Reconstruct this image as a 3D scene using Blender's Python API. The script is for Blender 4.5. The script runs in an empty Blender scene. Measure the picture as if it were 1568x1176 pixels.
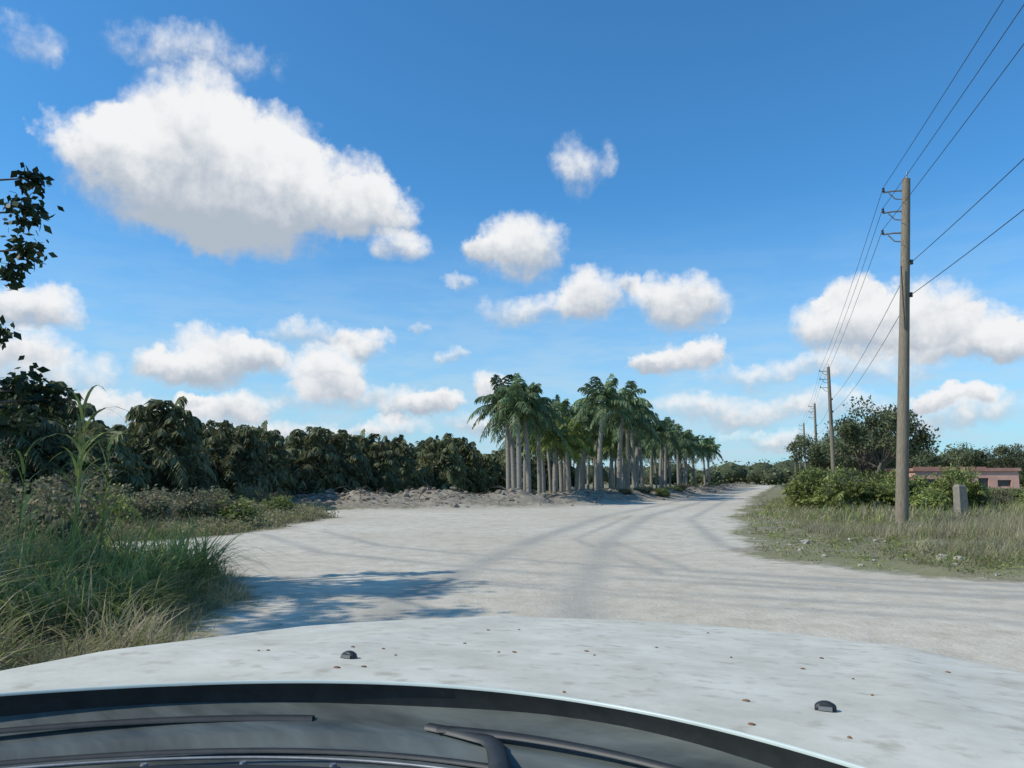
import bpy, math, numpy as np
from mathutils import Vector
R = np.random.default_rng(7)
scene = bpy.context.scene
COL = scene.collection

# ------------------------------------------------------------------ helpers
class Geo:
    def __init__(s): s.v=[]; s.q=[]; s.t=[]; s.qm=[]; s.tm=[]; s.qs=[]; s.ts=[]; s.n=0
    def add(s, v, f, mat=0, smooth=False):
        v=np.asarray(v,float).reshape(-1,3); f=np.asarray(f,int)
        if len(f)==0: return
        if f.shape[1]==4: s.q.append(f+s.n); s.qm.append(np.full(len(f),mat)); s.qs.append(np.full(len(f),smooth))
        else: s.t.append(f+s.n); s.tm.append(np.full(len(f),mat)); s.ts.append(np.full(len(f),smooth))
        s.v.append(v); s.n+=len(v)
    def mesh(s,name,mats):
        me=bpy.data.meshes.new(name)
        V=np.concatenate(s.v)
        Q=np.concatenate(s.q) if s.q else np.zeros((0,4),int)
        T=np.concatenate(s.t) if s.t else np.zeros((0,3),int)
        nq,nt=len(Q),len(T)
        me.vertices.add(len(V)); me.vertices.foreach_set('co',V.ravel())
        me.loops.add(nq*4+nt*3); me.loops.foreach_set('vertex_index',np.concatenate([Q.ravel(),T.ravel()]).astype(np.int32))
        me.polygons.add(nq+nt)
        me.polygons.foreach_set('loop_start',np.concatenate([np.arange(nq)*4,nq*4+np.arange(nt)*3]).astype(np.int32))
        me.polygons.foreach_set('loop_total',np.concatenate([np.full(nq,4),np.full(nt,3)]).astype(np.int32))
        me.polygons.foreach_set('material_index',np.concatenate(s.qm+s.tm).astype(np.int32))
        me.polygons.foreach_set('use_smooth',np.concatenate(s.qs+s.ts).astype(bool))
        for m in mats: me.materials.append(m)
        me.update(calc_edges=True); me.validate()
        return me
def obj(name,data,loc=(0,0,0),rot=0,sc=1,parent=None):
    o=bpy.data.objects.new(name,data); COL.objects.link(o)
    o.location=loc; o.rotation_euler=(0,0,rot)
    o.scale=sc if hasattr(sc,'__len__') else (sc,sc,sc)
    if parent: o.parent=parent
    return o
def h2(ix,iy,seed):
    n=(ix.astype(np.int64)*374761393+iy.astype(np.int64)*668265263+seed*974711)&0xffffffff
    n=((n^(n>>13))*1274126177)&0xffffffff
    return ((n^(n>>16))&0xffff)/65535.
def vn(x,y,seed=0):
    x=np.asarray(x,float);y=np.asarray(y,float)
    ix=np.floor(x);iy=np.floor(y);fx=x-ix;fy=y-iy
    fx=fx*fx*(3-2*fx);fy=fy*fy*(3-2*fy)
    a=h2(ix,iy,seed);b=h2(ix+1,iy,seed);c=h2(ix,iy+1,seed);d=h2(ix+1,iy+1,seed)
    return (a*(1-fx)+b*fx)*(1-fy)+(c*(1-fx)+d*fx)*fy
def fbm(x,y,seed=0,o=4):
    r=0;a=.5
    for i in range(o): r=r+a*vn(x*2**i,y*2**i,seed+i); a*=.5
    return r/(1-.5**o)
def sstep(a,b,x):
    t=np.clip((x-a)/(b-a),0,1); return t*t*(3-2*t)
def dseg(x,y,P,closed=False):
    P=np.asarray(P,float); n=len(P); d=np.full(np.shape(x),1e9)
    for i in range(n if closed else n-1):
        a=P[i];b=P[(i+1)%n];ab=b-a
        t=np.clip(((x-a[0])*ab[0]+(y-a[1])*ab[1])/(ab@ab),0,1)
        d=np.minimum(d,np.hypot(x-a[0]-t*ab[0],y-a[1]-t*ab[1]))
    return d
def inside(x,y,P):
    c=np.zeros(np.shape(x),bool);n=len(P)
    for i in range(n):
        (x0,y0),(x1,y1)=P[i],P[(i+1)%n]
        if y0==y1: continue
        c^=((y0>y)!=(y1>y))&(x<(x1-x0)*(y-y0)/(y1-y0)+x0)
    return c
def tube(G,pts,rad,ns=8,mat=0,cap=True):
    P=np.asarray(pts,float);n=len(P);rad=np.broadcast_to(rad,(n,))
    T=np.gradient(P,axis=0);T/=np.linalg.norm(T,axis=1)[:,None]+1e-9
    up=np.array([0,0,1.]) if abs(T[0,2])<.9 else np.array([1.,0,0])
    A=np.cross(T,up);A/=np.linalg.norm(A,axis=1)[:,None]+1e-9;B=np.cross(T,A)
    an=np.arange(ns)*2*math.pi/ns
    V=P[:,None]+rad[:,None,None]*(A[:,None]*np.cos(an)[None,:,None]+B[:,None]*np.sin(an)[None,:,None])
    i,j=np.meshgrid(np.arange(n-1),np.arange(ns),indexing='ij');i=i.ravel();j=j.ravel();k=(j+1)%ns
    G.add(V.reshape(-1,3),np.stack([i*ns+j,i*ns+k,(i+1)*ns+k,(i+1)*ns+j],1),mat,True)
    if cap:
        for e in (0,n-1):
            vv=np.vstack([V[e],P[e]]);jj=np.arange(ns)
            G.add(vv,np.stack([jj,(jj+1)%ns,np.full(ns,ns)],1),mat)
def box(G,c,s,mat=0,rot=0,taper=1.0):
    c=np.asarray(c,float);hx,hy,hz=np.array(s)/2
    v=np.array([[x*(taper if z>0 else 1),y*(taper if z>0 else 1),z] for z in(-hz,hz) for x,y in((-hx,-hy),(hx,-hy),(hx,hy),(-hx,hy))])
    cr,sr=math.cos(rot),math.sin(rot)
    v=np.stack([v[:,0]*cr-v[:,1]*sr,v[:,0]*sr+v[:,1]*cr,v[:,2]],1)+c
    G.add(v,[[0,3,2,1],[4,5,6,7],[0,1,5,4],[1,2,6,5],[2,3,7,6],[3,0,4,7]],mat)
def blades(G,base,az,L,lean,w,nseg=3,mat=0,droop=.35):
    N=len(base);t=np.linspace(0,1,nseg+1)
    d=np.stack([np.cos(az),np.sin(az),0*az],1)
    s=np.stack([-np.sin(az+.6),np.cos(az+.6),0*az],1)
    hor=(lean[:,None]*(t*.5+t*t*.8))*L[:,None]
    ver=(t-droop*lean[:,None]*1.3*t**3)*L[:,None]
    C=base[:,None]+d[:,None]*hor[...,None]; C[...,2]+=ver
    ww=(w[:,None]*(np.minimum(1,(1-t)*1.6+.03)*.5))[...,None]*s[:,None]
    V=np.stack([C-ww,C+ww],2).reshape(-1,3)
    b=(np.arange(N)*(nseg+1)*2)[:,None]+(np.arange(nseg)*2)[None]
    b=b.ravel(); G.add(V,np.stack([b,b+1,b+3,b+2],1),mat)
def leaves(G,C,size,mat=0,asp=.28,droop=.3,r=R):
    N=len(C);d=r.normal(size=(N,3));d[:,2]=d[:,2]*.7-droop;d/=np.linalg.norm(d,axis=1)[:,None]
    n=r.normal(size=(N,3));s=np.cross(d,n);s/=np.linalg.norm(s,axis=1)[:,None]
    L=(size*r.uniform(.6,1.3,N))[:,None]
    V=np.stack([C,C+d*L*.45+s*L*asp,C+d*L,C+d*L*.45-s*L*asp],1).reshape(-1,3)
    b=np.arange(N)*4;G.add(V,np.stack([b,b+1,b+2,b+3],1),mat)
def frond(G,base,az,L,el,droop,nl,ll,lw,mat,hang=.4,rmat=None,r=R):
    t=np.linspace(.12,1,nl)
    D=np.array([math.cos(az),math.sin(az),0.]);S=np.array([-D[1],D[0],0]);Z=np.array([0,0,1.])
    pos=lambda t:np.asarray(base)+np.outer(L*math.cos(el)*(t-.18*t**3),D)+np.outer(L*(math.sin(el)*t-droop*t**2.2),Z)
    C=pos(t);T=np.gradient(C,axis=0);T/=np.linalg.norm(T,axis=1)[:,None]
    for sg in(-1,1):
        le=ll*np.sin(math.pi*(.18+.74*t))**.7*r.uniform(.85,1.15,nl)
        d=sg*S[None]*.85+T*.55-Z[None]*(hang*r.uniform(.3,1.4,nl))[:,None]+r.normal(size=(nl,3))*.1
        d/=np.linalg.norm(d,axis=1)[:,None];d2=d-Z*(.35+hang*.8);d2/=np.linalg.norm(d2,axis=1)[:,None]
        w=T*lw*.5+r.normal(size=(nl,3))*lw*.15
        m=C+d*(le*.5)[:,None];e=m+d2*(le*.55)[:,None]
        V=np.stack([C-w*.6,C+w*.6,m-w,m+w,e-w*.15,e+w*.15],1).reshape(-1,3)
        b=np.arange(nl)*6
        G.add(V,np.concatenate([np.stack([b,b+1,b+3,b+2],1),np.stack([b+2,b+3,b+5,b+4],1)]),mat)
    tube(G,pos(np.linspace(0,1,7)),np.linspace(.035,.008,7)*L/2.5,4,mat if rmat is None else rmat,False)
import bmesh
def ico(sub):
    bm=bmesh.new();bmesh.ops.create_icosphere(bm,subdivisions=sub,radius=1)
    v=np.array([x.co[:] for x in bm.verts]);f=np.array([[q.index for q in p.verts] for p in bm.faces]);bm.free();return v,f
I1=ico(1);I2=ico(2);I3=ico(3)
def lump(G,c,r3,mat=0,amp=.25,I=I2,r=R,smooth=True):
    v,f=I;k=1+amp*(fbm(v[:,0]*1.7+r.uniform(0,99),v[:,1]*1.7+v[:,2]*2.3+r.uniform(0,99),3,3)-.5)*2
    G.add(v*k[:,None]*np.asarray(r3)+np.asarray(c),f,mat,smooth)

# ------------------------------------------------------------------ materials
def newmat(name):
    m=bpy.data.materials.new(name);m.use_nodes=True;nt=m.node_tree
    return m,nt,nt.nodes,nt.links,nt.nodes['Principled BSDF']
def leafmat(name,c1,c2,c3=None,rough=.6,trans=.25,sc=.6):
    m,nt,N,L,P=newmat(name)
    g=N.new('ShaderNodeNewGeometry');cr=N.new('ShaderNodeValToRGB')
    e=cr.color_ramp.elements;e[0].color=(*c1,1);e[1].color=(*c2,1)
    if c3: x=e.new(.9);x.color=(*c2,1);e[2].color=(*c3,1)
    no=N.new('ShaderNodeTexNoise');no.inputs['Scale'].default_value=sc;no.inputs['Detail'].default_value=1
    L.new(g.outputs['Position'],no.inputs['Vector'])
    oi=N.new('ShaderNodeObjectInfo')
    mr=N.new('ShaderNodeMapRange');mr.inputs[1].default_value=.3;mr.inputs[2].default_value=.7;mr.inputs[3].default_value=.65;mr.inputs[4].default_value=1.3
    L.new(no.outputs['Fac'],mr.inputs[0])
    mo=N.new('ShaderNodeMath');mo.operation='MULTIPLY_ADD';mo.inputs[1].default_value=.5;mo.inputs[2].default_value=.75;L.new(oi.outputs['Random'],mo.inputs[0])
    mm=N.new('ShaderNodeMath');mm.operation='MULTIPLY';L.new(mr.outputs[0],mm.inputs[0]);L.new(mo.outputs[0],mm.inputs[1])
    L.new(g.outputs['Random Per Island'],cr.inputs[0])
    vm=N.new('ShaderNodeVectorMath');vm.operation='SCALE';L.new(cr.outputs[0],vm.inputs[0]);L.new(mm.outputs[0],vm.inputs['Scale'])
    L.new(vm.outputs[0],P.inputs['Base Color']);P.inputs['Roughness'].default_value=rough
    P.inputs['Specular IOR Level'].default_value=.25
    tr=N.new('ShaderNodeBsdfTranslucent');L.new(vm.outputs[0],tr.inputs[0])
    mx=N.new('ShaderNodeMixShader');mx.inputs[0].default_value=trans
    L.new(P.outputs[0],mx.inputs[1]);L.new(tr.outputs[0],mx.inputs[2]);L.new(mx.outputs[0],N['Material Output'].inputs[0])
    return m
def noisemat(name,c1,c2,scale=5,rough=.8,bump=.3,stretch=(1,1,1),detail=4,metal=0,spec=.3,dist=.02):
    m,nt,N,L,P=newmat(name)
    tc=N.new('ShaderNodeTexCoord');mp=N.new('ShaderNodeMapping');mp.inputs['Scale'].default_value=stretch
    L.new(tc.outputs['Object'],mp.inputs[0])
    no=N.new('ShaderNodeTexNoise');no.inputs['Scale'].default_value=scale;no.inputs['Detail'].default_value=detail;no.inputs['Roughness'].default_value=.65
    L.new(mp.outputs[0],no.inputs[0]);cr=N.new('ShaderNodeValToRGB');e=cr.color_ramp.elements
    e[0].position=.3;e[1].position=.7;e[0].color=(*c1,1);e[1].color=(*c2,1)
    L.new(no.outputs['Fac'],cr.inputs[0]);L.new(cr.outputs[0],P.inputs['Base Color'])
    b=N.new('ShaderNodeBump');b.inputs['Strength'].default_value=bump;b.inputs['Distance'].default_value=dist
    L.new(no.outputs['Fac'],b.inputs['Height']);L.new(b.outputs[0],P.inputs['Normal'])
    P.inputs['Roughness'].default_value=rough;P.inputs['Metallic'].default_value=metal;P.inputs['Specular IOR Level'].default_value=spec
    return m
M_palm=leafmat('palm_frond',(.075,.13,.06),(.16,.225,.10),(.28,.26,.12),.55,.25)
M_palmy=leafmat('young_palm_frond',(.15,.20,.05),(.29,.33,.09),None,.5,.35)
M_shaft=noisemat('crownshaft',(.10,.15,.06),(.16,.21,.09),6,.5,.1)
M_trunk=noisemat('palm_trunk',(.19,.17,.14),(.35,.32,.27),5,.9,.5,(1,1,3))
M_fish=leafmat('thicket_frond',(.115,.13,.065),(.215,.23,.11),(.32,.25,.15),.65,.3)
M_blocker=noisemat('foliage_light_blocker',(.04,.05,.027),(.075,.087,.045),3,.95,.6)  # dark filler lumps added inside the foliage to block light
M_bark=noisemat('bark',(.10,.085,.065),(.20,.175,.15),12,.9,.6,(1,1,.3))
M_dark=leafmat('broad_leaf',(.022,.042,.018),(.06,.095,.04),None,.5,.2)
M_tree=leafmat('tree_leaf',(.085,.11,.055),(.18,.205,.10),(.27,.23,.16),.65,.28,.25)
M_shrub=leafmat('shrub_leaf',(.13,.165,.045),(.28,.32,.09),(.36,.33,.15),.6,.3)
M_olive=leafmat('olive_shrub_leaf',(.15,.14,.08),(.26,.245,.14),(.34,.285,.19),.7,.3)
M_gr1=leafmat('grass_green',(.17,.205,.055),(.36,.41,.12),(.48,.44,.23),.6,.4,1.2)
M_gr2=leafmat('grass_grey_green',(.22,.21,.10),(.35,.335,.18),(.43,.37,.25),.75,.35,1.2)
M_gr3=leafmat('grass_dry',(.29,.24,.15),(.45,.385,.26),None,.8,.35,1.2)
M_wood=noisemat('weathered_pole_wood',(.13,.105,.075),(.30,.25,.185),9,.85,.5,(6,6,.35))
M_metal=noisemat('galvanised_metal',(.18,.18,.18),(.32,.32,.32),20,.5,.05,metal=.6)
M_wire=noisemat('wire_black',(.03,.03,.035),(.05,.05,.055),5,.6,0)
M_conc=noisemat('old_concrete',(.18,.16,.13),(.28,.25,.20),9,.9,.5)
M_pink=noisemat('pink_stucco',(.52,.29,.23),(.68,.42,.34),.9,.9,.2)
M_roofr=noisemat('rusty_red_roof',(.30,.15,.12),(.48,.28,.22),1.2,.85,.2)
M_win=noisemat('window_dark',(.02,.02,.025),(.05,.05,.06),2,.2,0,spec=.6)
M_rock=noisemat('limestone_rock',(.28,.26,.21),(.42,.39,.32),9,.9,.5)
M_clod=noisemat('soil_clod',(.17,.14,.105),(.34,.29,.225),6,.95,.6)

# ground / road material
def ground_material():
    m,nt,N,L,P=newmat('ground_surface')
    g=N.new('ShaderNodeNewGeometry');pos=g.outputs['Position']
    def noise(s,d=6,r=.6,vec=pos):
        n=N.new('ShaderNodeTexNoise');n.inputs['Scale'].default_value=s;n.inputs['Detail'].default_value=d;n.inputs['Roughness'].default_value=r;L.new(vec,n.inputs[0]);return n.outputs['Fac']
    def ramp(f,*st):
        c=N.new('ShaderNodeValToRGB');e=c.color_ramp.elements
        e[0].position=st[0][0];e[0].color=(*st[0][1],1);e[1].position=st[-1][0];e[1].color=(*st[-1][1],1)
        for p,k in st[1:-1]: x=e.new(p);x.color=(*k,1)
        L.new(f,c.inputs[0]);return c.outputs[0]
    def math_(op,a,b=0,clamp=False):
        n=N.new('ShaderNodeMath');n.operation=op;n.use_clamp=clamp
        for i,v in enumerate((a,b)):
            if isinstance(v,(int,float)): n.inputs[i].default_value=v
            else: L.new(v,n.inputs[i])
        return n.outputs[0]
    def mix(f,a,b,bt='MIX'):
        n=N.new('ShaderNodeMix');n.data_type='RGBA';n.blend_type=bt
        if isinstance(f,(int,float)): n.inputs[0].default_value=f
        else: L.new(f,n.inputs[0])
        for i,v in((6,a),(7,b)):
            if isinstance(v,tuple): n.inputs[i].default_value=(*v,1)
            else: L.new(v,n.inputs[i])
        return n.outputs[2]
    def att(nm):
        a=N.new('ShaderNodeAttribute');a.attribute_name=nm;return a.outputs['Fac']
    road=att('road');track=att('track');dirt=att('dirt')
    n1=noise(.35,4);n2=noise(3.,5);n3=noise(22,4,.7);n4=noise(.09,2);n5=noise(1.1,3,.5)
    soil=ramp(n2,(.25,(.16,.135,.09)),(.5,(.26,.225,.16)),(.75,(.35,.305,.235)))
    green=ramp(n3,(.3,(.15,.15,.07)),(.7,(.26,.25,.14)))
    off=mix(ramp(n1,(.38,(0,0,0)),(.55,(1,1,1))),soil,green)
    pile=ramp(n2,(.32,(.165,.135,.10)),(.5,(.275,.235,.18)),(.7,(.40,.355,.28)))
    lime=ramp(n1,(.3,(.47,.41,.315)),(.55,(.575,.52,.42)),(.75,(.64,.595,.50)))
    lime=mix(.55,lime,ramp(n2,(.3,(.40,.355,.27)),(.6,(.66,.61,.505))))
    lime=mix(ramp(n3,(.54,(0,0,0)),(.74,(.6,.6,.6))),lime,(.31,.28,.22))
    lime=mix(math_('MULTIPLY',ramp(n4,(.4,(0,0,0)),(.6,(1,1,1))),.55),lime,(.45,.385,.285))
    lime=mix(math_('MULTIPLY',ramp(n5,(.52,(0,0,0)),(.68,(1,1,1))),.35),lime,(.36,.315,.24))
    lime=mix(math_('MULTIPLY',track,.9),lime,(.32,.305,.265))
    k=math_('ADD',road,math_('MULTIPLY',math_('SUBTRACT',n2,.5),1.1))
    k=ramp(k,(.35,(0,0,0)),(.8,(1,1,1)))
    kk=math_('MULTIPLY',k,ramp(road,(.02,(0,0,0)),(.2,(1,1,1))))
    col=mix(kk,off,lime)
    col=mix(math_('MULTIPLY',dirt,math_('ADD',.45,n1),True),col,pile)
    L.new(col,P.inputs['Base Color'])
    b=N.new('ShaderNodeBump');b.inputs['Strength'].default_value=.6;b.inputs['Distance'].default_value=.06
    L.new(math_('ADD',n2,math_('ADD',math_('MULTIPLY',n3,.35),math_('MULTIPLY',n5,.8))),b.inputs['Height']);L.new(b.outputs[0],P.inputs['Normal'])
    P.inputs['Roughness'].default_value=.95;P.inputs['Specular IOR Level'].default_value=.15
    return m
M_ground=ground_material()

# ------------------------------------------------------------------ terrain
ROAD=[(120,350),(46,139),(18.4,60),(8.8,30.3),(6.2,21),(5.3,16),(5.6,13.8),(6.6,12.2),(8.5,11.0),(15,9.6),(70,3),(70,-8),(12,-2),(9,-30),
      (-4,-30),(-3.1,0),(-3.0,7.7),(-3.9,10.5),(-4.8,12.5),(-8,15.2),(-11.5,17.5),(-8.6,20),(-7.6,25),(-7.2,31),(-10.5,38),(-5,41),(0.6,43),(5,50),(10.9,60),(39,139),(110,350)]
BERM=[(-15,41.2),(-9,42.5),(-4,43.5),(0.2,45.3),(4.2,51),(9.6,61),(20,86),(37.5,139),(60,205)]
def rsd(x,y):
    x=np.asarray(x,float);y=np.asarray(y,float)
    d=dseg(x,y,ROAD,True);s=np.where(inside(x,y,ROAD),d,-d)
    return s+(fbm(x*.6,y*.6,11,4)-.5)*1.7
def bermf(x,y): return np.exp(-(dseg(x,y,BERM)/1.8)**2)
def gh(x,y,s=None):
    x=np.asarray(x,float);y=np.asarray(y,float)
    if s is None: s=rsd(x,y)
    off=1-sstep(-1.0,.2,s)
    b=bermf(x,y)*(.15+.85*fbm(x*.6,y*.6,5,4)+.35*(fbm(x*1.7,y*1.7,55,2)-.5))*(1.15-.3*sstep(46,70,y))
    return b*(1-sstep(.3,2.2,s))+off*(fbm(x*.25,y*.25,8,3)-.35)*.22*sstep(3,9,np.hypot(x,y))
def grid(xs,ys):
    X,Y=np.meshgrid(xs,ys);nx=len(xs);ny=len(ys)
    i,j=np.meshgrid(np.arange(ny-1),np.arange(nx-1),indexing='ij');b=(i*nx+j).ravel()
    return X.ravel(),Y.ravel(),np.stack([b,b+1,b+nx+1,b+nx],1)
def attr(me,nm,val):
    a=me.attributes.new(nm,'FLOAT','POINT');a.data.foreach_set('value',np.asarray(val,np.float32))
def dirtf(x,y): return np.clip(1.7*np.exp(-(dseg(x,y,BERM)/2.4)**2),0,1)
geo=np.geomspace(1,40,26)
xs=np.concatenate([-30-(geo[::-1]-1)*50,np.arange(-29.5,62,.4),62+(geo-1)*50])
ys=np.concatenate([-10-(geo[::-1]-1)*50,np.arange(-9.5,150,.45),150+(geo-1)*70])
X,Y,F=grid(xs,ys);S=rsd(X,Y);Z=gh(X,Y,S)-.06*sstep(-.2,.8,S)-.004
G=Geo();G.add(np.stack([X,Y,Z],1),F,0,True);me=G.mesh('ground',[M_ground]);attr(me,'road',np.zeros(len(X)));attr(me,'track',np.zeros(len(X)));attr(me,'dirt',dirtf(X,Y))
obj('ground',me)
xs=np.concatenate([np.arange(-14,18,.14),np.arange(18,72,.5)])
ys=np.concatenate([np.arange(-30,3,1.),np.arange(3,24,.14),np.arange(24,64,.3),np.arange(64,350,1.6)])
X,Y,F=grid(xs,ys);S=rsd(X,Y);Z=gh(X,Y,S)+.006
keep=(S[F]>-.9).all(1);F=F[keep]
T=0
for P_,w in (([(16,8.1),(9.5,9.4),(4,11.0),(0,13.0),(-4,16.4),(-7,22)],.16),([(16,9.3),(10,10.3),(4.6,12.2),(.8,14.4),(-3,18),(-5.5,23)],.16),
           ([(41.5,139),(13.4,60),(4.0,33),(.6,20),(-1.4,10),(-1.5,0)],.3),([(43.4,139),(15.2,60),(5.8,33),(2.5,20),(.8,10),(.4,0)],.3),
           ([(30,6.5),(14,7.3),(7,8.6),(2,10.6),(-1,12)],.13),([(20,9.2),(10,10.9),(6,13),(4.8,18),(6.8,30),(16.5,60)],.22),
           ([(24,7.6),(12,8.7),(6,10.2),(2.4,12.6),(1.6,20),(5,33)],.12),([(24,8.2),(12,9.2),(6.4,10.8),(3,13),(2.4,20),(6,33)],.12),([(14,6.2),(8,7.2),(3,9.4),(-2,12.5)],.12)):
    T=np.maximum(T,np.exp(-(dseg(X,Y,P_)/w)**2)*(.35+.8*fbm(X*.8,Y*.8,31,3)))
used=np.unique(F);mp=np.full(len(X),-1);mp[used]=np.arange(len(used))
G=Geo();G.add(np.stack([X,Y,Z],1)[used],mp[F],0,True);me=G.mesh('dirt_road',[M_ground])
attr(me,'road',sstep(-.8,1.1,S)[used]);attr(me,'track',np.clip(T,0,1)[used]);attr(me,'dirt',dirtf(X,Y)[used]);obj('dirt_road',me)

# fine gravel on the road
G=Geo();n=0
while n<500:
    y=5+40*R.random()**1.6;x=R.uniform(-9,11)
    s=float(rsd(x,y))
    if s<-.4 or (s>.7 and R.random()<.75): continue
    r=R.uniform(.006,.018)
    lump(G,(x,y,float(gh(x,y))+r*.3),(r*R.uniform(.8,1.4),r*R.uniform(.8,1.4),r*.6),int(R.random()<.2),.4,I1,smooth=False);n+=1
obj('gravel',G.mesh('gravel',[M_rock,M_clod]))
# soil clods and debris along the berm
G=Geo();BP=np.array(BERM,float)
seg=np.linalg.norm(np.diff(BP,axis=0),axis=1);pr=seg/(10+np.arange(len(seg))*14);pr/=pr.sum()
for i in range(1900):
    k=R.choice(len(seg),p=pr);p=BP[k]+(BP[k+1]-BP[k])*R.random()+R.normal(size=2)*1.1
    r=R.uniform(.03,.16)*R.uniform(.4,1.)*(1+.8*(R.random()<.05));z=float(gh(p[0],p[1]))
    lump(G,(p[0],p[1],z+r*.2),(r*1.3,r,r*.8),0 if R.random()<.94 else 1,.5,I1,smooth=False)
for i in range(700):
    k=R.choice(len(seg),p=pr);p=BP[k]+(BP[k+1]-BP[k])*R.random()+R.normal(size=2)*.9;z=float(gh(p[0],p[1]))
    a=R.uniform(0,6.3);l=R.uniform(.3,1.2);q=np.array([p[0],p[1],z+.03]);e=q+np.array([math.cos(a)*l,math.sin(a)*l,R.uniform(0,.35)])
    tube(G,[q,(q+e)/2+[0,0,.05],e],[.02,.015,.006],4,2,False)
obj('dirt_berm_rubble',G.mesh('rubble',[M_clod,M_rock,M_bark]))

# ------------------------------------------------------------------ royal palms
def palm_mesh(seed,H,nf,L,young=False):
    r=np.random.default_rng(seed);G=Geo();lf=3 if young else 2
    lx,ly=r.normal(size=2)*.16;t=np.linspace(0,1,12)
    rad=.155+.07*np.exp(-((t-.0)/.07)**2)+.03*np.sin(math.pi*np.clip(t*1.15,0,1))-.035*t+.005*np.sin(t*70)
    P=np.stack([lx*t**2,ly*t**2,t*H-.15],1);tube(G,P,rad,10,0,False)
    top=P[-1]
    tube(G,[top,top+[0,0,.35],top+[0,0,.8],top+[0,0,1.15]],[.13,.15,.11,.06],8,1,False)
    top=top+[0,0,1.0]
    for i in range(nf):
        a=i*2.39996+r.normal()*.12;u=i/nf
        el=math.radians(72-80*u+r.normal()*7);dr=.34+.36*u+r.uniform(-.05,.08)
        frond(G,top-[0,0,.25*u],a,L*r.uniform(.85,1.1),el,dr,28,.72,.085,lf,.55,r=r)
    return G.mesh('royal_palm',[M_trunk,M_shaft,M_palm,M_palmy])
PM=[palm_mesh(100+i,5.25+.22*(i%3),20+i%3,3.0+.12*(i%2)) for i in range(5)]
PY=[palm_mesh(200+i,3.0+.4*i,13,2.3,True) for i in range(2)]
u=np.array([.335,.942]);w=np.array([-.942,.335])
front=[(-.2,49.2),(.15,50.9),(.45,47.5),(1.05,48.6),(1.9,53.5)]
pts=[(p,.99) for p in front]
for k in range(0,6):
    for j in range(0,22):
        p=np.array([6.1,56.5])+u*j*4.3+w*k*4.4+R.normal(size=2)*.45
        if p[1]>138 or p[1]<53: continue
        if p[0]/p[1]<.012+R.normal()*.004: continue
        if k>0 and p[1]<62 and p[0]/p[1]<.075: continue
        if R.random()<.1: continue
        pts.append((tuple(p),1.09 if p[1]<80 else 1.05))
for i,(p,sc) in enumerate(pts):
    obj('royal_palm',PM[R.integers(5)],(p[0],p[1],float(gh(*p))-.02),R.uniform(0,6.3),sc*R.uniform(.93,1.05))
for p,k in (((3.0,54.5),1.05),((4.3,59),1.15),((2.4,60),1.2),((5.2,63),1.),((9,70),1.1)):
    obj('young_palm',PY[R.integers(2)],(p[0],p[1],0),R.uniform(0,6),k)

# ------------------------------------------------------------------ thicket of palm-like trees on the left
def thicket(seed):
    r=np.random.default_rng(seed);G=Geo()
    for i in range(5):
        a=r.uniform(0,6.3);d=r.uniform(.1,.6)
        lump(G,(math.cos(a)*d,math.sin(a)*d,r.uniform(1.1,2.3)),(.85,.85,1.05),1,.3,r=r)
    for i in range(4):
        a=r.uniform(0,6.3);tube(G,[(0,0,0),(math.cos(a)*.4,math.sin(a)*.4,1.6),(math.cos(a)*.7,math.sin(a)*.7,3.2)],[.09,.07,.04],6,2,False)
    for i in range(80):
        a=i*2.4+r.normal()*.3;h=.5+3.2*((i+.5)/80)**.8;rr=.75*math.sqrt(max(.05,1-(h/4.1)**2))
        L=r.uniform(1.3,2.1)
        el=math.radians(20+r.uniform(-15,22)+50*max(0,(h-2.2)/1.5))
        frond(G,(math.cos(a)*rr,math.sin(a)*rr,h),a,L,el,.6+r.uniform(-.15,.2),16,.5,.10,0,.75,r=r)
    n=1800;d=r.normal(size=(n,3));d/=np.linalg.norm(d,axis=1)[:,None]
    d*=np.array([1.7,1.7,1.75])*(r.uniform(.75,1.05,n))[:,None];d[:,2]+=1.9
    leaves(G,d[d[:,2]>.1],.26,0,.16,.9,r)
    return G.mesh('fishtail_palm',[M_fish,M_blocker,M_bark])
TM=[thicket(300+i) for i in range(4)]
H=np.array([(-30,20),(-24,24.5),(-17,30),(-14,37),(-12.3,45),(-9,53),(-5.2,62),(-2,72),(-.8,86),(2,104),(8,125)],float)
L_=np.concatenate([[0],np.cumsum(np.linalg.norm(np.diff(H,axis=0),axis=1))])
for row in range(3):
    s=0
    while s<L_[-1]:
        x=np.interp(s,L_,H[:,0]);y=np.interp(s,L_,H[:,1]);dx=np.interp(s+1,L_,H[:,0])-x;dy=np.interp(s+1,L_,H[:,1])-y
        nl=math.hypot(dx,dy) or 1
        x-=dy/nl*(row*3.2)+R.normal()*.6;y+=dx/nl*(row*3.2)+R.normal()*.6
        k=R.uniform(.84,1.12)*(1+.03*row)
        if y>70 and R.random()<.25: s+=2.5;continue
        obj('fishtail_palm',TM[R.integers(4)],(x,y,-.1),R.uniform(0,6.3),(k*1.08,k*1.08,k*R.uniform(.92,1.1)))
        s+=R.uniform(2.3,3.4)

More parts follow.
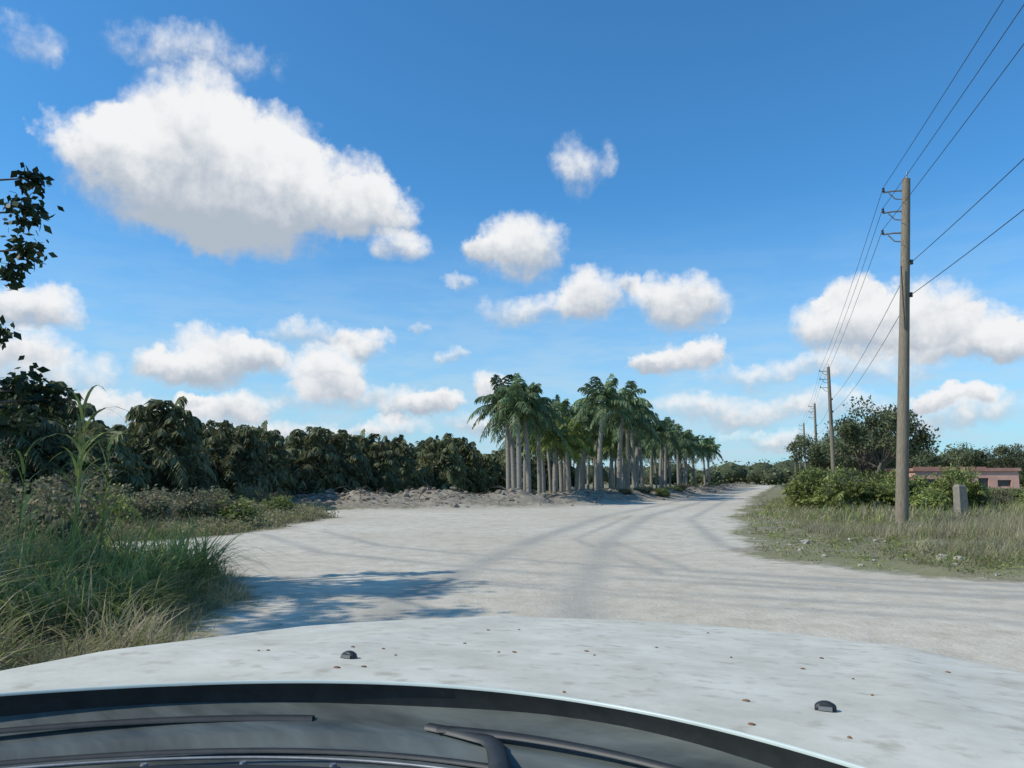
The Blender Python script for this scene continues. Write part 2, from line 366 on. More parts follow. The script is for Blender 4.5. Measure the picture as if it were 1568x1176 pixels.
# ------------------------------------------------------------------ shrubs and broadleaf trees
def shrub(seed,mat,n=3200,size=.12,fr=0):
    r=np.random.default_rng(seed);G=Geo()
    for i in range(9):
        a=r.uniform(0,6.3);d=r.uniform(0,.62);c=np.array([math.cos(a)*d,math.sin(a)*d,r.uniform(.3,.75)]);rr=r.uniform(.28,.45)
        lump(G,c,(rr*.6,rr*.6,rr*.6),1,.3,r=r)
        m=n//9;q=r.normal(size=(m,3));q/=np.linalg.norm(q,axis=1)[:,None];q=q*rr*r.uniform(.7,1.25,m)[:,None]+c
        leaves(G,q[q[:,2]>0],size,0,.25,.1,r)
    for i in range(26):
        a=r.uniform(0,6.3);t=r.uniform(.9,1.35);d=r.uniform(.2,.6);e=np.array([math.cos(a)*d,math.sin(a)*d,t])
        tube(G,[(0,0,.1),e*.6,e],[.02,.012,.004],3,2,False)
        leaves(G,e+r.normal(size=(14,3))*.06-[0,0,.05],size,0,.25,.1,r)
    for i in range(fr):
        a=r.uniform(0,6.3);frond(G,(math.cos(a)*.3,math.sin(a)*.3,.5),a,r.uniform(.7,1.1),math.radians(r.uniform(25,75)),.5,14,.22,.05,0,.3,r=r)
    return G.mesh('shrub',[mat,M_blocker,M_bark])
SG=[shrub(400+i,M_shrub,fr=26) for i in range(2)];SO=[shrub(410+i,M_olive,size=.09) for i in range(3)];SD=[shrub(420+i,M_tree,fr=6) for i in range(2)]
def put_shrub(L,x,y,sx,sz,name='shrub'):
    obj(name,L[R.integers(len(L))],(x,y,float(gh(x,y))-.05),R.uniform(0,6.3),(sx,sx,sz))
for i in range(24):   # left, behind the tall grass
    y=R.uniform(12,24);x=-R.uniform(.5,.8)*y
    if rsd(x,y)<-1.3: put_shrub(SO if R.random()<.8 else SG,x,y,R.uniform(.9,1.5),R.uniform(1.1,1.65))
for i in range(44):   # left, low scrub in front of the thicket
    y=R.uniform(20,38);x=R.uniform(-17,-8.4)
    if rsd(x,y)<-.9: put_shrub(SG if R.random()<.3 else (SO if R.random()<.7 else SD),x,y,R.uniform(.7,1.3),R.uniform(.55,1.0))
for i in range(22):   # right, bright scrub beside the pole line
    put_shrub(SG,R.uniform(14,21.5),R.uniform(35,44),R.uniform(1.0,1.7),R.uniform(.9,1.6))
for i in range(40):   # right, low hedge in front of the building
    put_shrub(SG if R.random()<.5 else SO,R.uniform(21,44),R.uniform(40,55),R.uniform(1.1,1.9),R.uniform(.6,.88))
for i in range(46):   # right edge of the far road
    s=R.uniform(0,1);y=50+s*150;x=y*.352+1.5+R.uniform(0,4 if y<88 else 12)
    put_shrub(SD if R.random()<.5 else SO,x,y,R.uniform(1.4,2.6),R.uniform(1.1,2.0))
for i in range(24):   # low growth behind the berm
    k=R.uniform(0,1);y=50+k*85;x=y*.335-10+R.uniform(-1.5,1.2)
    put_shrub(SG if R.random()<.5 else SO,x,y,R.uniform(.5,1.),R.uniform(.3,.6))

def broad_tree(seed,H,W,mat,ncl,leaf,per,trunkr=.25,low=.35,core=True):
    r=np.random.default_rng(seed);G=Geo()
    tube(G,[(0,0,-.2),(.1*H,.05*H,H*.2),(0,.1*H,H*.4)],[trunkr*1.3,trunkr,trunkr*.8],8,1,False)
    for i in range(ncl):
        a=i*2.4+r.normal()*.3;d=W*math.sqrt((i+.5)/ncl)*r.uniform(.75,1.05)
        z=H*(low+(1-low)*r.uniform(.25,1)*math.sqrt(max(.1,1-(d/W/1.08)**2)))
        c=np.array([math.cos(a)*d,math.sin(a)*d,z]);s=W*r.uniform(.13,.25)
        tube(G,[(0,0,H*.3),(c[0]*.45,c[1]*.45,H*.3+(z-H*.3)*.6),c,c*[1.1,1.1,1.08]],[trunkr*.5,trunkr*.28,.006,.002],5,1,False)
        q=r.normal(size=(per,3));q/=np.linalg.norm(q,axis=1)[:,None];q=q*s*(r.uniform(.1,1.25,per)**.6)[:,None]*[1.2,1.2,.7]+c
        leaves(G,q,leaf,0,.3,.2,r)
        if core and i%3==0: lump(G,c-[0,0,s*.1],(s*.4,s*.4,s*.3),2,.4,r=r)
    return G.mesh('tree',[mat,M_bark,M_blocker])
BT=[broad_tree(500+i,1.,.72,M_tree,36,.040,230,.025) for i in range(3)]
def put_tree(x,y,h,w=1,name='broadleaf_tree',i=None):
    obj(name,BT[R.integers(3) if i is None else i],(x,y,-.1),R.uniform(0,6.3),(h*w,h*w,h))
put_tree(35.6,75,8.9,.72,i=0);put_tree(34.2,86,7.0,.7,i=1);put_tree(40.5,90,8.6,.75,i=2);put_tree(45,96,7.2,.75,i=0)
for x,y,h in ((51,100,6.2),(56,98,5.8),(61,96,5.8),(66,99,5.6),(69,94,5.4),(47,104,6.4),(74,97,5.6)): put_tree(x,y,h,.9)
for i in range(16):
    y=R.uniform(105,230);put_tree(y*.352+8+R.uniform(0,14),y,R.uniform(4.5,6),1.)
# distant treeline (one object)
G=Geo();r=np.random.default_rng(9)
for i in range(330):
    a=math.radians(-55+115*i/330);d=r.uniform(235,330)
    if i%3==0: d=r.uniform(150,220)
    x,y=math.sin(a)*d,math.cos(a)*d
    if d<235 and -.32<x/y<.395: continue
    h=r.uniform(4.5,8);c=np.array([x,y,h*.5])
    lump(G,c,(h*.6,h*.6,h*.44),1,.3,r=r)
    q=r.normal(size=(170,3));q/=np.linalg.norm(q,axis=1)[:,None];leaves(G,q*[h*.68,h*.68,h*.5]*r.uniform(.85,1.1,(170,1))+c,1.0,0,.35,.2,r)
obj('distant_treeline',G.mesh('treeline',[M_tree,M_blocker]))

# tall tree standing at the left, only its right side in view
r=np.random.default_rng(77);G=Geo();TX,TY=-9.2,10.0;kk=11.2/12.4
tube(G,[(TX,TY,-.2),(TX+.1,TY,2),(TX-.1,TY,4),(TX+.1,TY,6.6)],[.2,.17,.13,.05],8,1,False)
cl=[(-8.05,12.4,6.5,.22),(-8.0,12.3,5.9,.32),(-8.1,12.5,5.3,.30),(-8.25,12.4,4.9,.2),(-8.25,12.3,3.9,.16),(-7.75,12.4,2.95,.3),(-7.4,12.4,2.8,.26),(-8.1,12.5,3.0,.36),(-8.2,12.6,2.4,.36)]
cl=[(x*kk,y*kk,1.5+(z-1.5)*kk,s*.9) for x,y,z,s in cl]
for i in range(46):  # unseen crown masses, added and spread to cast the shadow on the road
    yy=r.uniform(5.6,9.6);x=-8.1-r.uniform(.2,2.4)
    cl.append((x,yy,r.uniform(2.6,7.6),r.uniform(.35,.65)))
for x,y,z,s in cl:
    z0=min(z-.2,6.2)*.85;tube(G,[(TX,TY,z0),((TX+x)/2,(TY+y)/2,z0+(z-z0)*.7),(x,y,z)],[.05,.03,.01],4,1,False)
    m=int(460*s);q=r.normal(size=(m,3))*s*.44+[x,y,z];leaves(G,q,.15,0,.3,.6,r)
obj('broadleaf_tree',G.mesh('tall_tree',[M_dark,M_bark]))

# ------------------------------------------------------------------ grasses
def scatter(n,x0,x1,y0,y1,f,pw=1.):
    x=R.uniform(x0,x1,n);y=y0+(y1-y0)*R.random(n)**pw;s=rsd(x,y);k=f(x,y,s);return x[k],y[k],s[k]
def tufts(G,x,y,s,hf,nb,wd,mats,spread=.12,leanf=(.1,1.1),nseg=3):
    N=len(x);z=gh(x,y,s)
    h=hf(x,y,s)
    b=np.stack([np.repeat(x,nb)+R.normal(size=N*nb)*spread,np.repeat(y,nb)+R.normal(size=N*nb)*spread,np.repeat(z,nb)-.02],1)
    L=np.repeat(h,nb)*R.uniform(.35,1.15,N*nb);le=R.uniform(*leanf,N*nb);az=R.uniform(0,6.3,N*nb);w=wd*R.uniform(.6,1.3,N*nb)
    mi=np.repeat(R.choice(len(mats),size=N,p=mats),nb)
    for k in range(len(mats)):
        q=mi==k
        if q.any(): blades(G,b[q],az[q],L[q],le[q],w[q],nseg,k)
GM=[M_gr1,M_gr2,M_gr3]
# left tall grass
G=Geo()
x,y,s=scatter(3200,-15,-2.8,3.5,21,lambda x,y,s:(s<-.15)&(x>-.95*y-1)&(fbm(x*.9,y*.9,71,3)>.40),1.1)
tufts(G,x,y,s,lambda x,y,s:np.clip(.3+.40*(-s),.25,1.5)*(.45+1.0*fbm(x*.8,y*.8,21,3)),24,.013,[.22,.40,.38],.15,(.1,1.3),4)
x,y,s=scatter(3000,-8,-2.8,4,13,lambda x,y,s:(s<.1)&(s>-1.6))
tufts(G,x,y,s,lambda x,y,s:np.full(len(x),.28),9,.008,[.15,.35,.5],.1,(.2,1.4),3)
for cx,cy,hh in ((-4.35,10.5,1.15),(-5.0,9.9,1.35),(-4.5,9.2,1.0),(-5.3,8.7,1.3),(-5.8,10.4,1.35),(-4.1,8.3,.8),(-4.6,7.8,1.0),(-4.9,11.4,1.15),(-6.3,9.3,1.4)):
    n=300;b=np.stack([cx+R.normal(size=n)*.2,cy+R.normal(size=n)*.2,np.zeros(n)],1)
    blades(G,b,R.uniform(0,6.3,n),hh*R.uniform(.45,1.15,n),R.uniform(.15,1.35,n),.022*R.uniform(.6,1.3,n),6,0,.5)
# canes
for cx,cy,hh in ((-5.1,9.1,2.2),(-5.3,9.4,1.9),(-4.9,9.3,1.85),(-6.2,9.8,1.8),(-5.2,9.25,2.35)):
    tube(G,[(cx,cy,0),(cx+.05,cy,hh*.5),(cx+.08,cy,hh)],[.012,.01,.006],4,0,False)
    n=9;hz=np.linspace(.5,1,n)*hh;b=np.stack([np.full(n,cx+.06),np.full(n,cy),hz],1)
    blades(G,b,R.uniform(0,6.3,n),R.uniform(.5,.8,n),R.uniform(.4,1.0,n),np.full(n,.035),6,0,.8)
obj('tall_grass',G.mesh('tall_grass',GM))
# left mid weeds
G=Geo()
x,y,s=scatter(4600,-19,-7,17,39,lambda x,y,s:(s<0)&(bermf(x,y)<.25))
tufts(G,x,y,s,lambda x,y,s:np.clip(.2+.2*(-s),.15,.75)*(.5+.9*fbm(x*.4,y*.4,22,3)),12,.025,[.2,.43,.37],.16,(.1,1.),3)
q=np.stack([x,y,gh(x,y,s)],1)
c=np.repeat(q,14,0)+R.normal(size=(len(q)*14,3))*[.15,.15,.1]+[0,0,.2];leaves(G,c,.085,1,.3,-.1)
obj('weeds',G.mesh('weeds',GM))
# right verge
G=Geo()
x,y,s=scatter(17000,4.5,30,10,48,lambda x,y,s:(s<.15)&(x<.75*y+3)&(R.random(len(x))<np.clip(.2-s*.35,.1,1)*(.1+1.1*fbm(x*.5,y*.5,41,3))),1.35)
tufts(G,x,y,s,lambda x,y,s:np.clip(.07+.11*(-s),.06,.3)*(.3+1.3*fbm(x*.5,y*.5,23,3)),12,.011,[.16,.40,.44],.11,(.2,1.5),2)
k=R.random(len(x))<.5
q=np.stack([x,y,gh(x,y,s)],1)[k];c=np.repeat(q,12,0)+R.normal(size=(len(q)*12,3))*[.12,.12,.03]+[0,0,.06];leaves(G,c,.05,0,.35,-.2)
obj('grass_verge',G.mesh('grass_verge',GM))
G=Geo()
x,y,s=scatter(2000,8,24,13.5,27,lambda x,y,s:(s<-1.6)&(fbm(x*.45,y*.45,61,2)>.44)&(x<.75*y+2))
tufts(G,x,y,s,lambda x,y,s:np.full(len(x),.6)*(.4+1.*fbm(x*.6,y*.6,23,2)),16,.010,[.05,.3,.65],.12,(.05,.7),3)
x,y,s=scatter(2600,8,40,27,60,lambda x,y,s:(s<-.3)&(x>.355*y-1.5))
tufts(G,x,y,s,lambda x,y,s:np.clip(.2+.1*(-s),.2,.65),12,.03,[.4,.35,.25],.18,(.1,.9),3)
obj('dry_tall_grass',G.mesh('dry_tall_grass',GM))
G=Geo()
for i in range(260):
    x=R.uniform(5.5,20);y=R.uniform(11,24);s=float(rsd(x,y))
    if s>.1 or s<-4: continue
    r_=R.uniform(.012,.045)*(1+1.6*(R.random()<.04));lump(G,(x,y,float(gh(x,y))+r_*.4),(r_*1.3,r_,r_*.8),0,.45,I2,smooth=False)
obj('limestone_rubble',G.mesh('limestone_rubble',[M_rock]))

# ------------------------------------------------------------------ utility poles and wires
POLES=[(3.6,-14,0,0,11.9),(12.9,26.,.9,0,11.95),(28.2,68.3,0,0,11.5),(39.8,101.6,.1,0,11.5),(51.7,137,0,0,11.5),(63.3,171,0,0,11.5),(75,206,0,0,11.5)]
LD=np.array([.336,.942,0]);LP=np.array([-.942,.336,0]);ATT=[]
for n,(x,y,lx,ly,h) in enumerate(POLES):
    G=Geo();t=np.linspace(0,1,9);f=lambda z:np.array([x+lx*z/h,y+ly*z/h,z])
    tube(G,[f(-.3+(h+.3)*k) for k in t],.21-.08*t,12,0)
    at=[]
    for z in (11.55,10.8,10.02):
        z=z/11.95*h;c=f(z);e=c+LP*.72
        tube(G,[c+LP*.1,c+LP*.4+[0,0,.02],e],[.035,.03,.03],6,1)
        tube(G,[c+LP*.1-[0,0,.32],c+LP*.35-[0,0,.28],c+LP*.55-[0,0,.04]],[.022]*3,6,1)
        for k,rr in((.0,.035),(.05,.06),(.09,.035),(.13,.05)): tube(G,[e+[0,0,k],e+[0,0,k+.035]],[rr,rr*.8],8,2)
        at.append(e+[0,0,.17])
    for z in (8.95,7.8):
        c=f(z/11.95*h)-LP*.2;tube(G,[c+LP*.35,c],[.03,.03],6,1);tube(G,[c-[0,0,.08],c+[0,0,.08]],[.05,.05],8,2);at.append(c)
    tube(G,[f(h-.02)-LP*0,f(h-.02)+[0.05,0,.3]],[.03,.02],6,1)
    c=f(h*.55);tube(G,[c-LD*.2+[0,0,.0],c-LD*.21+[0,0,2.2]],[.02,.02],5,2)
    ATT.append(at);obj('utility_pole',G.mesh('utility_pole',[M_wood,M_metal,M_wire]))
G=Geo()
for a,b in zip(ATT[:-1],ATT[1:]):
    for k in range(5):
        t=np.linspace(0,1,22);p=np.outer(1-t,a[k])+np.outer(t,b[k]);p[:,2]-=4*(.35+.12*(k>2))*t*(1-t)
        tube(G,p,.009 if k<3 else .011,5,0,False)
obj('overhead_power_lines',G.mesh('wires',[M_wire]))

# ------------------------------------------------------------------ concrete post, pink building
G=Geo();box(G,(0,0,.6),(.36,.36,1.3),0,.2,.93);box(G,(0,0,1.29),(.30,.30,.08),0,.2,.8);obj('concrete_post',G.mesh('concrete_post',[M_conc]),(17.2,30,0))
E=bpy.data.objects.new('pink_building',None);COL.objects.link(E);E.location=(46.6,80,-.1);E.rotation_euler=(0,0,-.12)
def child(name,G,mats): return obj(name,G.mesh(name,mats),parent=E)
G=Geo();W=10.0
ops=[(-3.6,1.2,.9,1.7),(-1.2,1.3,.95,1.6),(1.6,1.0,0,1.8),(3.6,1.3,.95,1.6)]
xc=-W/2
for cx,wd,z0,z1 in ops:
    box(G,((xc+cx-wd/2)/2,0,1.25),(cx-wd/2-xc,.25,2.5));
    if z0>0: box(G,(cx,0,z0/2),(wd,.25,z0))
    box(G,(cx,0,(z1+2.5)/2),(wd,.25,2.5-z1));xc=cx+wd/2
box(G,((xc+W/2)/2,0,1.25),(W/2-xc,.25,2.5))
box(G,(-W/2+.125,4.1,1.25),(.25,7.94,2.5));box(G,(W/2-.125,4.1,1.25),(.25,7.94,2.5));box(G,(0,8.2,1.25),(W,.25,2.5))
child('walls',G,[M_pink])
G=Geo()
for cx,wd,z0,z1 in ops: box(G,(cx,.08,(z0+z1)/2),(wd-.01,.04,z1-z0-.01))
child('windows_and_door',G,[M_win])
G=Geo()
box(G,(0,4.1,2.66),(W+.4,8.8,.32));box(G,(-1.6,-.18,2.88),(W-3,.16,.12));box(G,(0,8.3,2.88),(W+.3,.16,.12))
child('flat_roof',G,[M_roofr])

# ------------------------------------------------------------------ the car (front part seen over the dashboard)
car=bpy.data.objects.new('car',None);COL.objects.link(car)
car.location=(.02,1.106,0);car.rotation_euler=(0,0,-math.radians(23.6))   # local x = right, y = forward
def cch(name,G,mats): return obj(name,G.mesh(name,mats),parent=car)
def paint():
    m,nt,N,L,P=newmat('dusty_white_paint')
    tc=N.new('ShaderNodeTexCoord')
    def no(s,d,r=.6):
        n=N.new('ShaderNodeTexNoise');n.inputs['Scale'].default_value=s;n.inputs['Detail'].default_value=d;n.inputs['Roughness'].default_value=r;L.new(tc.outputs['Object'],n.inputs[0]);return n
    a=no(6,6,.7);b=no(22,4,.55)
    c1=N.new('ShaderNodeValToRGB');e=c1.color_ramp.elements;e[0].position=.35;e[0].color=(.49,.465,.38,1);e[1].position=.65;e[1].color=(.63,.605,.515,1);L.new(a.outputs['Fac'],c1.inputs[0])
    c2=N.new('ShaderNodeValToRGB');e=c2.color_ramp.elements;e[0].position=.55;e[0].color=(0,0,0,1);e[1].position=.72;e[1].color=(.8,.8,.8,1);L.new(b.outputs['Fac'],c2.inputs[0])
    mx=N.new('ShaderNodeMix');mx.data_type='RGBA';L.new(c2.outputs[0],mx.inputs[0]);L.new(c1.outputs[0],mx.inputs[6]);mx.inputs[7].default_value=(.38,.345,.27,1)
    L.new(mx.outputs[2],P.inputs['Base Color']);P.inputs['Roughness'].default_value=.85;P.inputs['Specular IOR Level'].default_value=.15
    bp=N.new('ShaderNodeBump');bp.inputs['Strength'].default_value=.12;bp.inputs['Distance'].default_value=.003;L.new(b.outputs['Fac'],bp.inputs['Height']);L.new(bp.outputs[0],P.inputs['Normal'])
    return m
M_paint=paint()
M_plas=noisemat('black_plastic',(.018,.02,.02),(.035,.038,.038),30,.5,.1,spec=.4,dist=.002)
M_cowl=noisemat('dusty_cowl',(.035,.042,.040),(.12,.135,.125),5,.4,.1,(1,4,1),spec=.5,dist=.003)
M_rub=noisemat('tyre_rubber',(.02,.02,.02),(.04,.04,.04),20,.9,.2)
M_leafbit=noisemat('dead_leaf',(.16,.08,.04),(.25,.15,.09),10,.8,.1)
M_lipreflect=noisemat('hood_lip_reflection',(.45,.50,.46),(.55,.60,.55),10,.3,.0)  # pale green reflection along the hood lip, put into the base colour
def hz(l,a): return 1.5-(.30+.09*np.where(a>0,a,a*.35))+.012*(1-(l/.8)**2)+.006*np.exp(-((np.abs(l)-.5)/.06)**2)*sstep(-.1,.3,a)
G=Geo();nl_,na=61,50
lv=np.linspace(-.8,.8,nl_);tv=np.linspace(0,1,na)
Lm,Tm=np.meshgrid(lv,tv);a0=-.7*Lm**2;a1=1.2-.66*Lm**2-.25*(np.abs(Lm)/.8)**8
A=a0+(a1-a0)*Tm;ZZ=hz(Lm,A)
_,_,F=grid(lv,tv);G.add(np.stack([Lm,A,ZZ],2),F,0,True)
idx=[(i,0) for i in range(na)]+[(na-1,j) for j in range(1,nl_)]+[(i,nl_-1) for i in range(na-2,-1,-1)]
per=np.array([(Lm[i,j],A[i,j],ZZ[i,j]) for i,j in idx]);T=np.gradient(per,axis=0);nrm=np.stack([-T[:,1],T[:,0]],1);nrm/=np.linalg.norm(nrm,axis=1)[:,None]
for _ in range(6): nrm[1:-1]=(nrm[:-2]+nrm[1:-1]+nrm[2:])/3
nrm/=np.linalg.norm(nrm,axis=1)[:,None]
rings=[(0,0),(.02,.004),(.04,.014),(.058,.032),(.068,.06),(.072,.10)]
def ring(o,d): return np.stack([per[:,0]+nrm[:,0]*o,per[:,1]+nrm[:,1]*o,per[:,2]-d],1)
def strip(G,rs,mat=0):
    V=np.stack(rs,0);n=V.shape[1];i,j=np.meshgrid(np.arange(len(rs)-1),np.arange(n-1),indexing='ij');b=(i*n+j).ravel()
    G.add(V.reshape(-1,3),np.stack([b,b+n,b+n+1,b+1],1),mat,True)
strip(G,[ring(o,d) for o,d in rings])
rr0=np.stack([Lm[0],A[0],ZZ[0]],1)
strip(G,[rr0,rr0+[0,-.003,.0005],rr0+[0,-.005,-.001],rr0+[0,-.005,-.004]],1)
strip(G,[rr0+[0,-.0048,-.0042],rr0+[0,.004,-.02],rr0+[0,.006,-.09]],2);cch('hood',G,[M_paint,M_lipreflect,M_plas])
G=Geo();r0=ring(.07,.105);r1=ring(.10,.16);r2=ring(.12,.3);r3=r2.copy();r3[:,2]=.75;r4=r2.copy();r4[:,2]=.42
strip(G,[r0,r1,r2,r3,r4]);cch('fenders_and_bumper',G,[M_paint])
for sx,nm in((-1,'left_wheel'),(1,'right_wheel')):
    G=Geo();tube(G,[(sx*.66,.35,.36),(sx*.68,.35,.36),(sx*.93,.35,.36),(sx*.95,.35,.36)],[.32,.36,.36,.32],28,0);tube(G,[(sx*.94,.35,.36),(sx*.955,.35,.36)],[.22,.19],20,1);cch(nm,G,[M_rub,M_metal])
for k,l in enumerate((-.377,.377)):
    G=Geo();z=float(hz(np.array(l),np.array(.12)))
    v,f=I3;q=v*np.array([.0165,.013,.0125]);q[:,2]=np.maximum(q[:,2],-.001);q[:,0]=np.clip(q[:,0],-.0135,.0135)*(1-.2*np.clip(q[:,1]/.013,0,1));q[:,1]=np.maximum(q[:,1],-.008)
    G.add(q+[l,.12,z],f,0,False);box(G,(l,.111,z+.0045),(.017,.004,.005),1);cch('washer_nozzle',G,[M_plas,M_metal])
# cowl panel
lv2=np.linspace(-1.0,.75,60)
def crv(o,d,l0,l1,n=26,amp=0): 
    l=np.linspace(l0,l1,n);return np.stack([l,-.7*l**2+o,1.2-d-.005*np.abs(l)+amp*np.sin(np.linspace(0,math.pi,n))],1)
G=Geo();prof=[(.02,.012),(-.008,.022),(-.03,.030),(-.06,.034),(-.085,.038),(-.092,.052),(-.14,.058),(-.18,.060),(-.22,.066),(-.30,.09)]
rs=[np.stack([lv2,-.7*lv2**2+o,1.2-d-.005*np.abs(lv2)+.004*np.sin(lv2*9+o*30)],1) for o,d in prof];strip(G,rs);cch('cowl_panel',G,[M_cowl])
def flat(G,pts,wd,ht,mat):
    P=np.asarray(pts,float);T=np.gradient(P,axis=0)[:,:2];T/=np.linalg.norm(T,axis=1)[:,None];n2=np.stack([-T[:,1],T[:,0],0*T[:,0]],1)*np.broadcast_to(wd,(len(P),))[:,None]/2
    up=np.array([0,0,ht]);strip(G,[P-n2,P-n2*.7+up,P+n2*.7+up,P+n2],mat)
G=Geo()
flat(G,crv(-.045,.030,-.95,-.28,30,.003),np.linspace(.006,.016,30),.005,0)
flat(G,crv(-.115,.051,-.95,.0,40),.010,.004,0)
flat(G,crv(-.060,.032,-.10,.62,30,.003),np.linspace(.018,.006,30),.005,0)
l=np.linspace(-.12,.06,12);flat(G,np.stack([l,-.062-.5*(l+.12)**1.5-.09*sstep(-.02,.06,l),1.2-.034-.02*sstep(-.02,.06,l)],1),np.linspace(.016,.03,12),.006,0)
for i in range(9):
    l=-.85+i*.11;c=crv(-.150,.056,l,l+.001,2)[0];tube(G,[c,c+[0,0,.004]],[.005,.004],8,1)
cch('windshield_wipers',G,[M_plas,M_metal])
G=Geo();tube(G,crv(-.135,.052,-1.,.1,40),.0022,6,0);cch('cowl_trim',G,[M_metal])
G=Geo();rs=[np.stack([lv2,-.7*lv2**2+o,1.2-d-.005*np.abs(lv2)],1) for o,d in [(-.160,.064),(-.168,.050),(-.36,.060),(-.7,.12),(-.72,.4)]];strip(G,rs);cch('dashboard',G,[M_plas])
G=Geo()
for i in range(26):
    l=R.uniform(-.6,.6);a=R.uniform(-.05,1.0);s=R.uniform(.002,.005)
    if i<2: l,a,s=((-.33,.02,.006),(-.30,.05,.005))[i]
    z=float(hz(np.array(l),np.array(a)));lump(G,(l,a,z+.001),(s,s*.6,.0015),0,.4)
cch('leaf_bits',G,[M_leafbit])

# ------------------------------------------------------------------ sky, sun, camera
SUN_EL=math.radians(43);to=np.array([-.96,-.27]);to/=np.linalg.norm(to)
az=math.atan2(to[0],to[1])
sd=bpy.data.lights.new('sun','SUN');sd.energy=3.9;sd.angle=math.radians(.6);sd.color=(1,.93,.81)
so=bpy.data.objects.new('sun',sd);COL.objects.link(so)
dv=Vector((to[0]*math.cos(SUN_EL),to[1]*math.cos(SUN_EL),math.sin(SUN_EL)));so.rotation_euler=dv.to_track_quat('Z','Y').to_euler()
W_=bpy.data.worlds.new('World');scene.world=W_;W_.use_nodes=True;nt=W_.node_tree;N=nt.nodes;L=nt.links;BG=N['Background'];BG.inputs[1].default_value=.105
try: W_.cycles.sampling_method='NONE'
except Exception as ex: print(ex)
sk=N.new('ShaderNodeTexSky');sk.sky_type='NISHITA';sk.sun_disc=False;sk.sun_elevation=SUN_EL;sk.sun_rotation=az;sk.air_density=1.0;sk.dust_density=.6;sk.ozone_density=2.5
tc=N.new('ShaderNodeTexCoord');D=tc.outputs['Generated']
def vm(op,a,b=None,c=None):
    n=N.new('ShaderNodeVectorMath');n.operation=op
    for i,v in enumerate((a,b,c)):
        if v is None: continue
        if isinstance(v,tuple): n.inputs[i].default_value=v
        else: L.new(v,n.inputs[i])
    return n
def mt(op,a,b=0.,c=0.,cl=False):
    n=N.new('ShaderNodeMath');n.operation=op;n.use_clamp=cl
    for i,v in enumerate((a,b,c)):
        if isinstance(v,(int,float)): n.inputs[i].default_value=v
        else: L.new(v,n.inputs[i])
    return n.outputs[0]
nd=vm('NORMALIZE',D).outputs[0];sp=N.new('ShaderNodeSeparateXYZ');L.new(nd,sp.inputs[0])
azn=mt('MULTIPLY',mt('ARCTAN2',sp.outputs[0],sp.outputs[1]),57.2958);eln=mt('MULTIPLY',mt('ARCSINE',sp.outputs[2]),57.2958)
cb=N.new('ShaderNodeCombineXYZ');L.new(azn,cb.inputs[0]);L.new(eln,cb.inputs[1]);UV=cb.outputs[0]
def nz(s,d,r,vec,ws=None):
    n=N.new('ShaderNodeTexNoise');n.noise_dimensions='2D';n.inputs['Scale'].default_value=s;n.inputs['Detail'].default_value=d;n.inputs['Roughness'].default_value=r;L.new(vec,n.inputs[0]);return n
w1=nz(.22,1,.5,UV);w2=nz(1.0,3,.6,UV)
o1=vm('MULTIPLY_ADD',w1.outputs['Color'],(3.4,2.0,0),(-1.7,-1.0,0)).outputs[0]
o2=vm('MULTIPLY_ADD',w2.outputs['Color'],(1.4,1.1,0),(-.7,-.55,0)).outputs[0]
P=vm('ADD',vm('ADD',UV,o1).outputs[0],o2).outputs[0]
CL=[(-.421,.480,.100,.067,1),(-.535,.456,.085,.052,1),(-.426,.406,.165,.085,1),(-.339,.443,.08,.065,1),(-.267,.388,.10,.055,1),(-.361,.338,.11,.045,1),(-.192,.36,.055,.04,1),
(-.444,.584,.12,.04,.42),(-.66,.6,.05,.04,.3),(-.143,.308,.042,.026,.7),(.01,.311,.060,.042,1),(-.03,.311,.03,.02,.6),(.089,.42,.042,.046,.5),(.096,.244,.045,.036,.95),(.027,.2245,.06,.024,.6),
(.159,.26,.022,.018,.7),(.216,.233,.062,.036,1),(.223,.158,.06,.022,.9),(.253,.174,.026,.02,.9),(.184,.157,.026,.018,.8),(-.637,.231,.06,.03,1),(-.388,.161,.062,.038,1),(-.443,.148,.05,.025,1),(-.328,.157,.04,.024,1),
(-.269,.191,.055,.02,.55),(-.2,.177,.038,.018,.8),(-.238,.138,.05,.034,1),(-.234,.11,.07,.022,.6),(.443,.204,.075,.045,1),(.4455,.248,.03,.022,1),(.53,.2175,.075,.04,.9),(.596,.187,.1,.032,1),(.656,.178,.05,.03,1),
(.337,.139,.08,.018,.5),(.475,.148,.1,.025,.5),(-.617,.139,.13,.035,.6),(-.645,.174,.07,.03,.7),(-.139,.095,.05,.022,.75),(-.098,.0967,.025,.018,1),(-.368,.095,.08,.018,.8),(-.42,.1035,.028,.01,.9),(-.45,.08,.12,.02,.6),
(-.033,.122,.025,.02,.9),(.276,.088,.1,.024,.65),(.552,.1035,.035,.014,1),(.607,.107,.03,.014,1),(.58,.084,.12,.025,.6),(.42,.097,.08,.02,.5),
(-.28,.06,.10,.016,.6),(-.16,.065,.06,.014,.6),(-.03,.07,.05,.014,.7),(.33,.055,.07,.012,.6),(-.55,.10,.07,.016,.6),(-.135,.20,.02,.008,.5),(-.06,.255,.03,.012,.45),(-.08,.165,.02,.01,.5)]
sM=None;sS=None;de=math.degrees
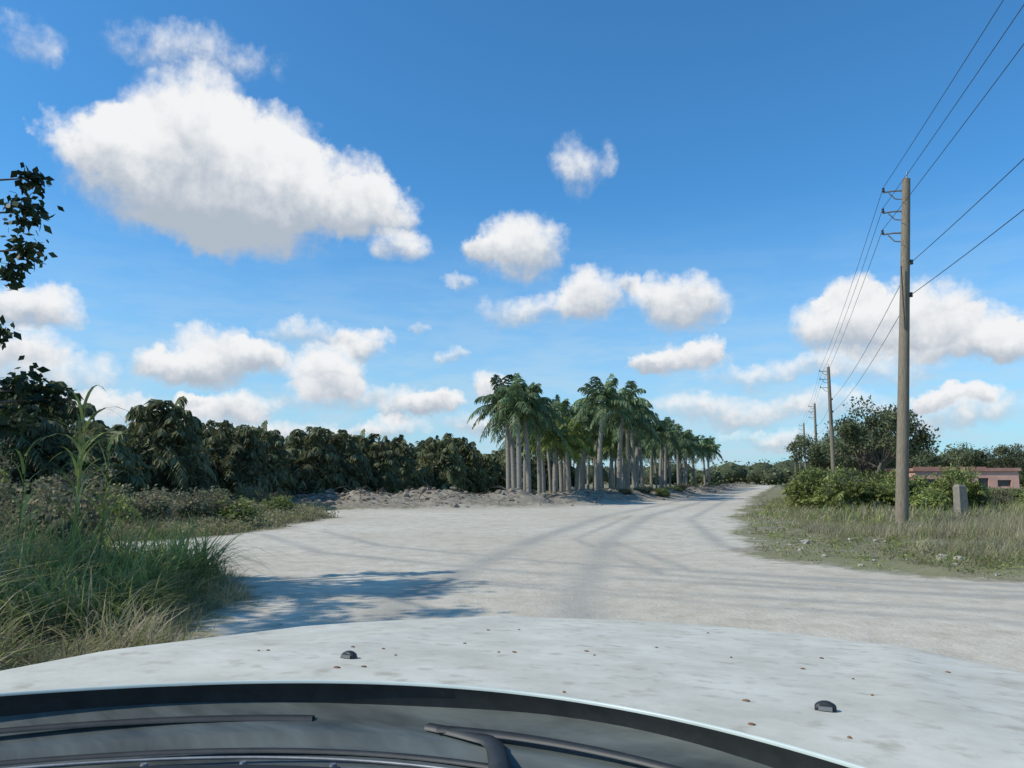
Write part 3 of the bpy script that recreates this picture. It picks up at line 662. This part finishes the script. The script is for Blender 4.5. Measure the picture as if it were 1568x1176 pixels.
for (cu,cv,ru,rv,wt) in CL:
    q=math.sqrt(1+cu*cu);ca=de(math.atan(cu));ce=de(math.atan(cv/q));ra=de(ru)/(q*q)*1.22;re=de(rv)/q/(1+(cv/q)**2)*1.22
    qv=vm('MULTIPLY_ADD',P,(1/ra,1/re,0),(-ca/ra,-ce/re,0)).outputs[0]
    m=mt('SUBTRACT',1.,vm('DOT_PRODUCT',qv,qv).outputs['Value'],cl=True)
    m=mt('MULTIPLY',m,wt)
    yy=vm('DOT_PRODUCT',qv,(0,1,0)).outputs['Value']
    if sM is None: sM=m;sS=mt('MULTIPLY',m,yy)
    else:
        sM=mt('ADD',sM,m)
        off=0.
        if (cu,cv)==(-.361,.338): off=-.6
        if cu==-.426: off=-.25
        if (cu,cv) in((-.421,.480),(-.535,.456),(-.339,.443)): off=.5
        sS=mt('MULTIPLY_ADD',m,mt('ADD',yy,off) if off else yy,sS)
det=nz(.55,6,.58,UV).outputs['Fac']
dd=mt('ADD',sM,mt('MULTIPLY',mt('SUBTRACT',det,.5),.85))
def mr(v,a,b,c,d,sm=True):
    n=N.new('ShaderNodeMapRange');n.interpolation_type='SMOOTHSTEP' if sm else 'LINEAR';L.new(v,n.inputs[0])
    for i,k in enumerate((a,b,c,d)): n.inputs[i+1].default_value=k
    return n.outputs[0]
alpha=mt('MULTIPLY',mr(dd,.02,.85,0,1),mr(sM,.0,.15,0,1))
sh=mt('DIVIDE',sS,mt('ADD',sM,.12));sh=mt('ADD',sh,mt('MULTIPLY',mt('SUBTRACT',det,.5),.8))
sf=mr(sh,-.62,.34,0,1)
def mixc(f,a,b):
    n=N.new('ShaderNodeMix');n.data_type='RGBA';L.new(f,n.inputs[0])
    for i,v in((6,a),(7,b)):
        if isinstance(v,tuple): n.inputs[i].default_value=(*v,1)
        else: L.new(v,n.inputs[i])
    return n.outputs[2]
tint=vm('MULTIPLY',sk.outputs[0],(.54,1.26,1.68)).outputs[0]
hazef=mr(eln,0,21,.76,0)
st=nz(.5,3,.6,vm('MULTIPLY',UV,(.35,1.6,1)).outputs[0]).outputs['Fac']
hazef=mt('MULTIPLY',hazef,mr(st,.3,.7,.72,1.15),cl=True)
base=mixc(hazef,tint,(5.0,6.6,7.8))
ccol=mixc(sf,(4.2,4.8,5.6),(8.5,8.6,8.7))
L.new(mixc(alpha,base,ccol),BG.inputs[0])

cam=bpy.data.cameras.new('camera');co=bpy.data.objects.new('camera',cam);COL.objects.link(co)
cam.sensor_width=36;cam.lens=1185/1568*36;cam.clip_start=.02;cam.clip_end=8000
co.location=(0,0,1.5);co.rotation_euler=(math.radians(90+7.07),0,0);scene.camera=co
scene.view_settings.view_transform='Standard';scene.view_settings.look='None';scene.view_settings.exposure=0
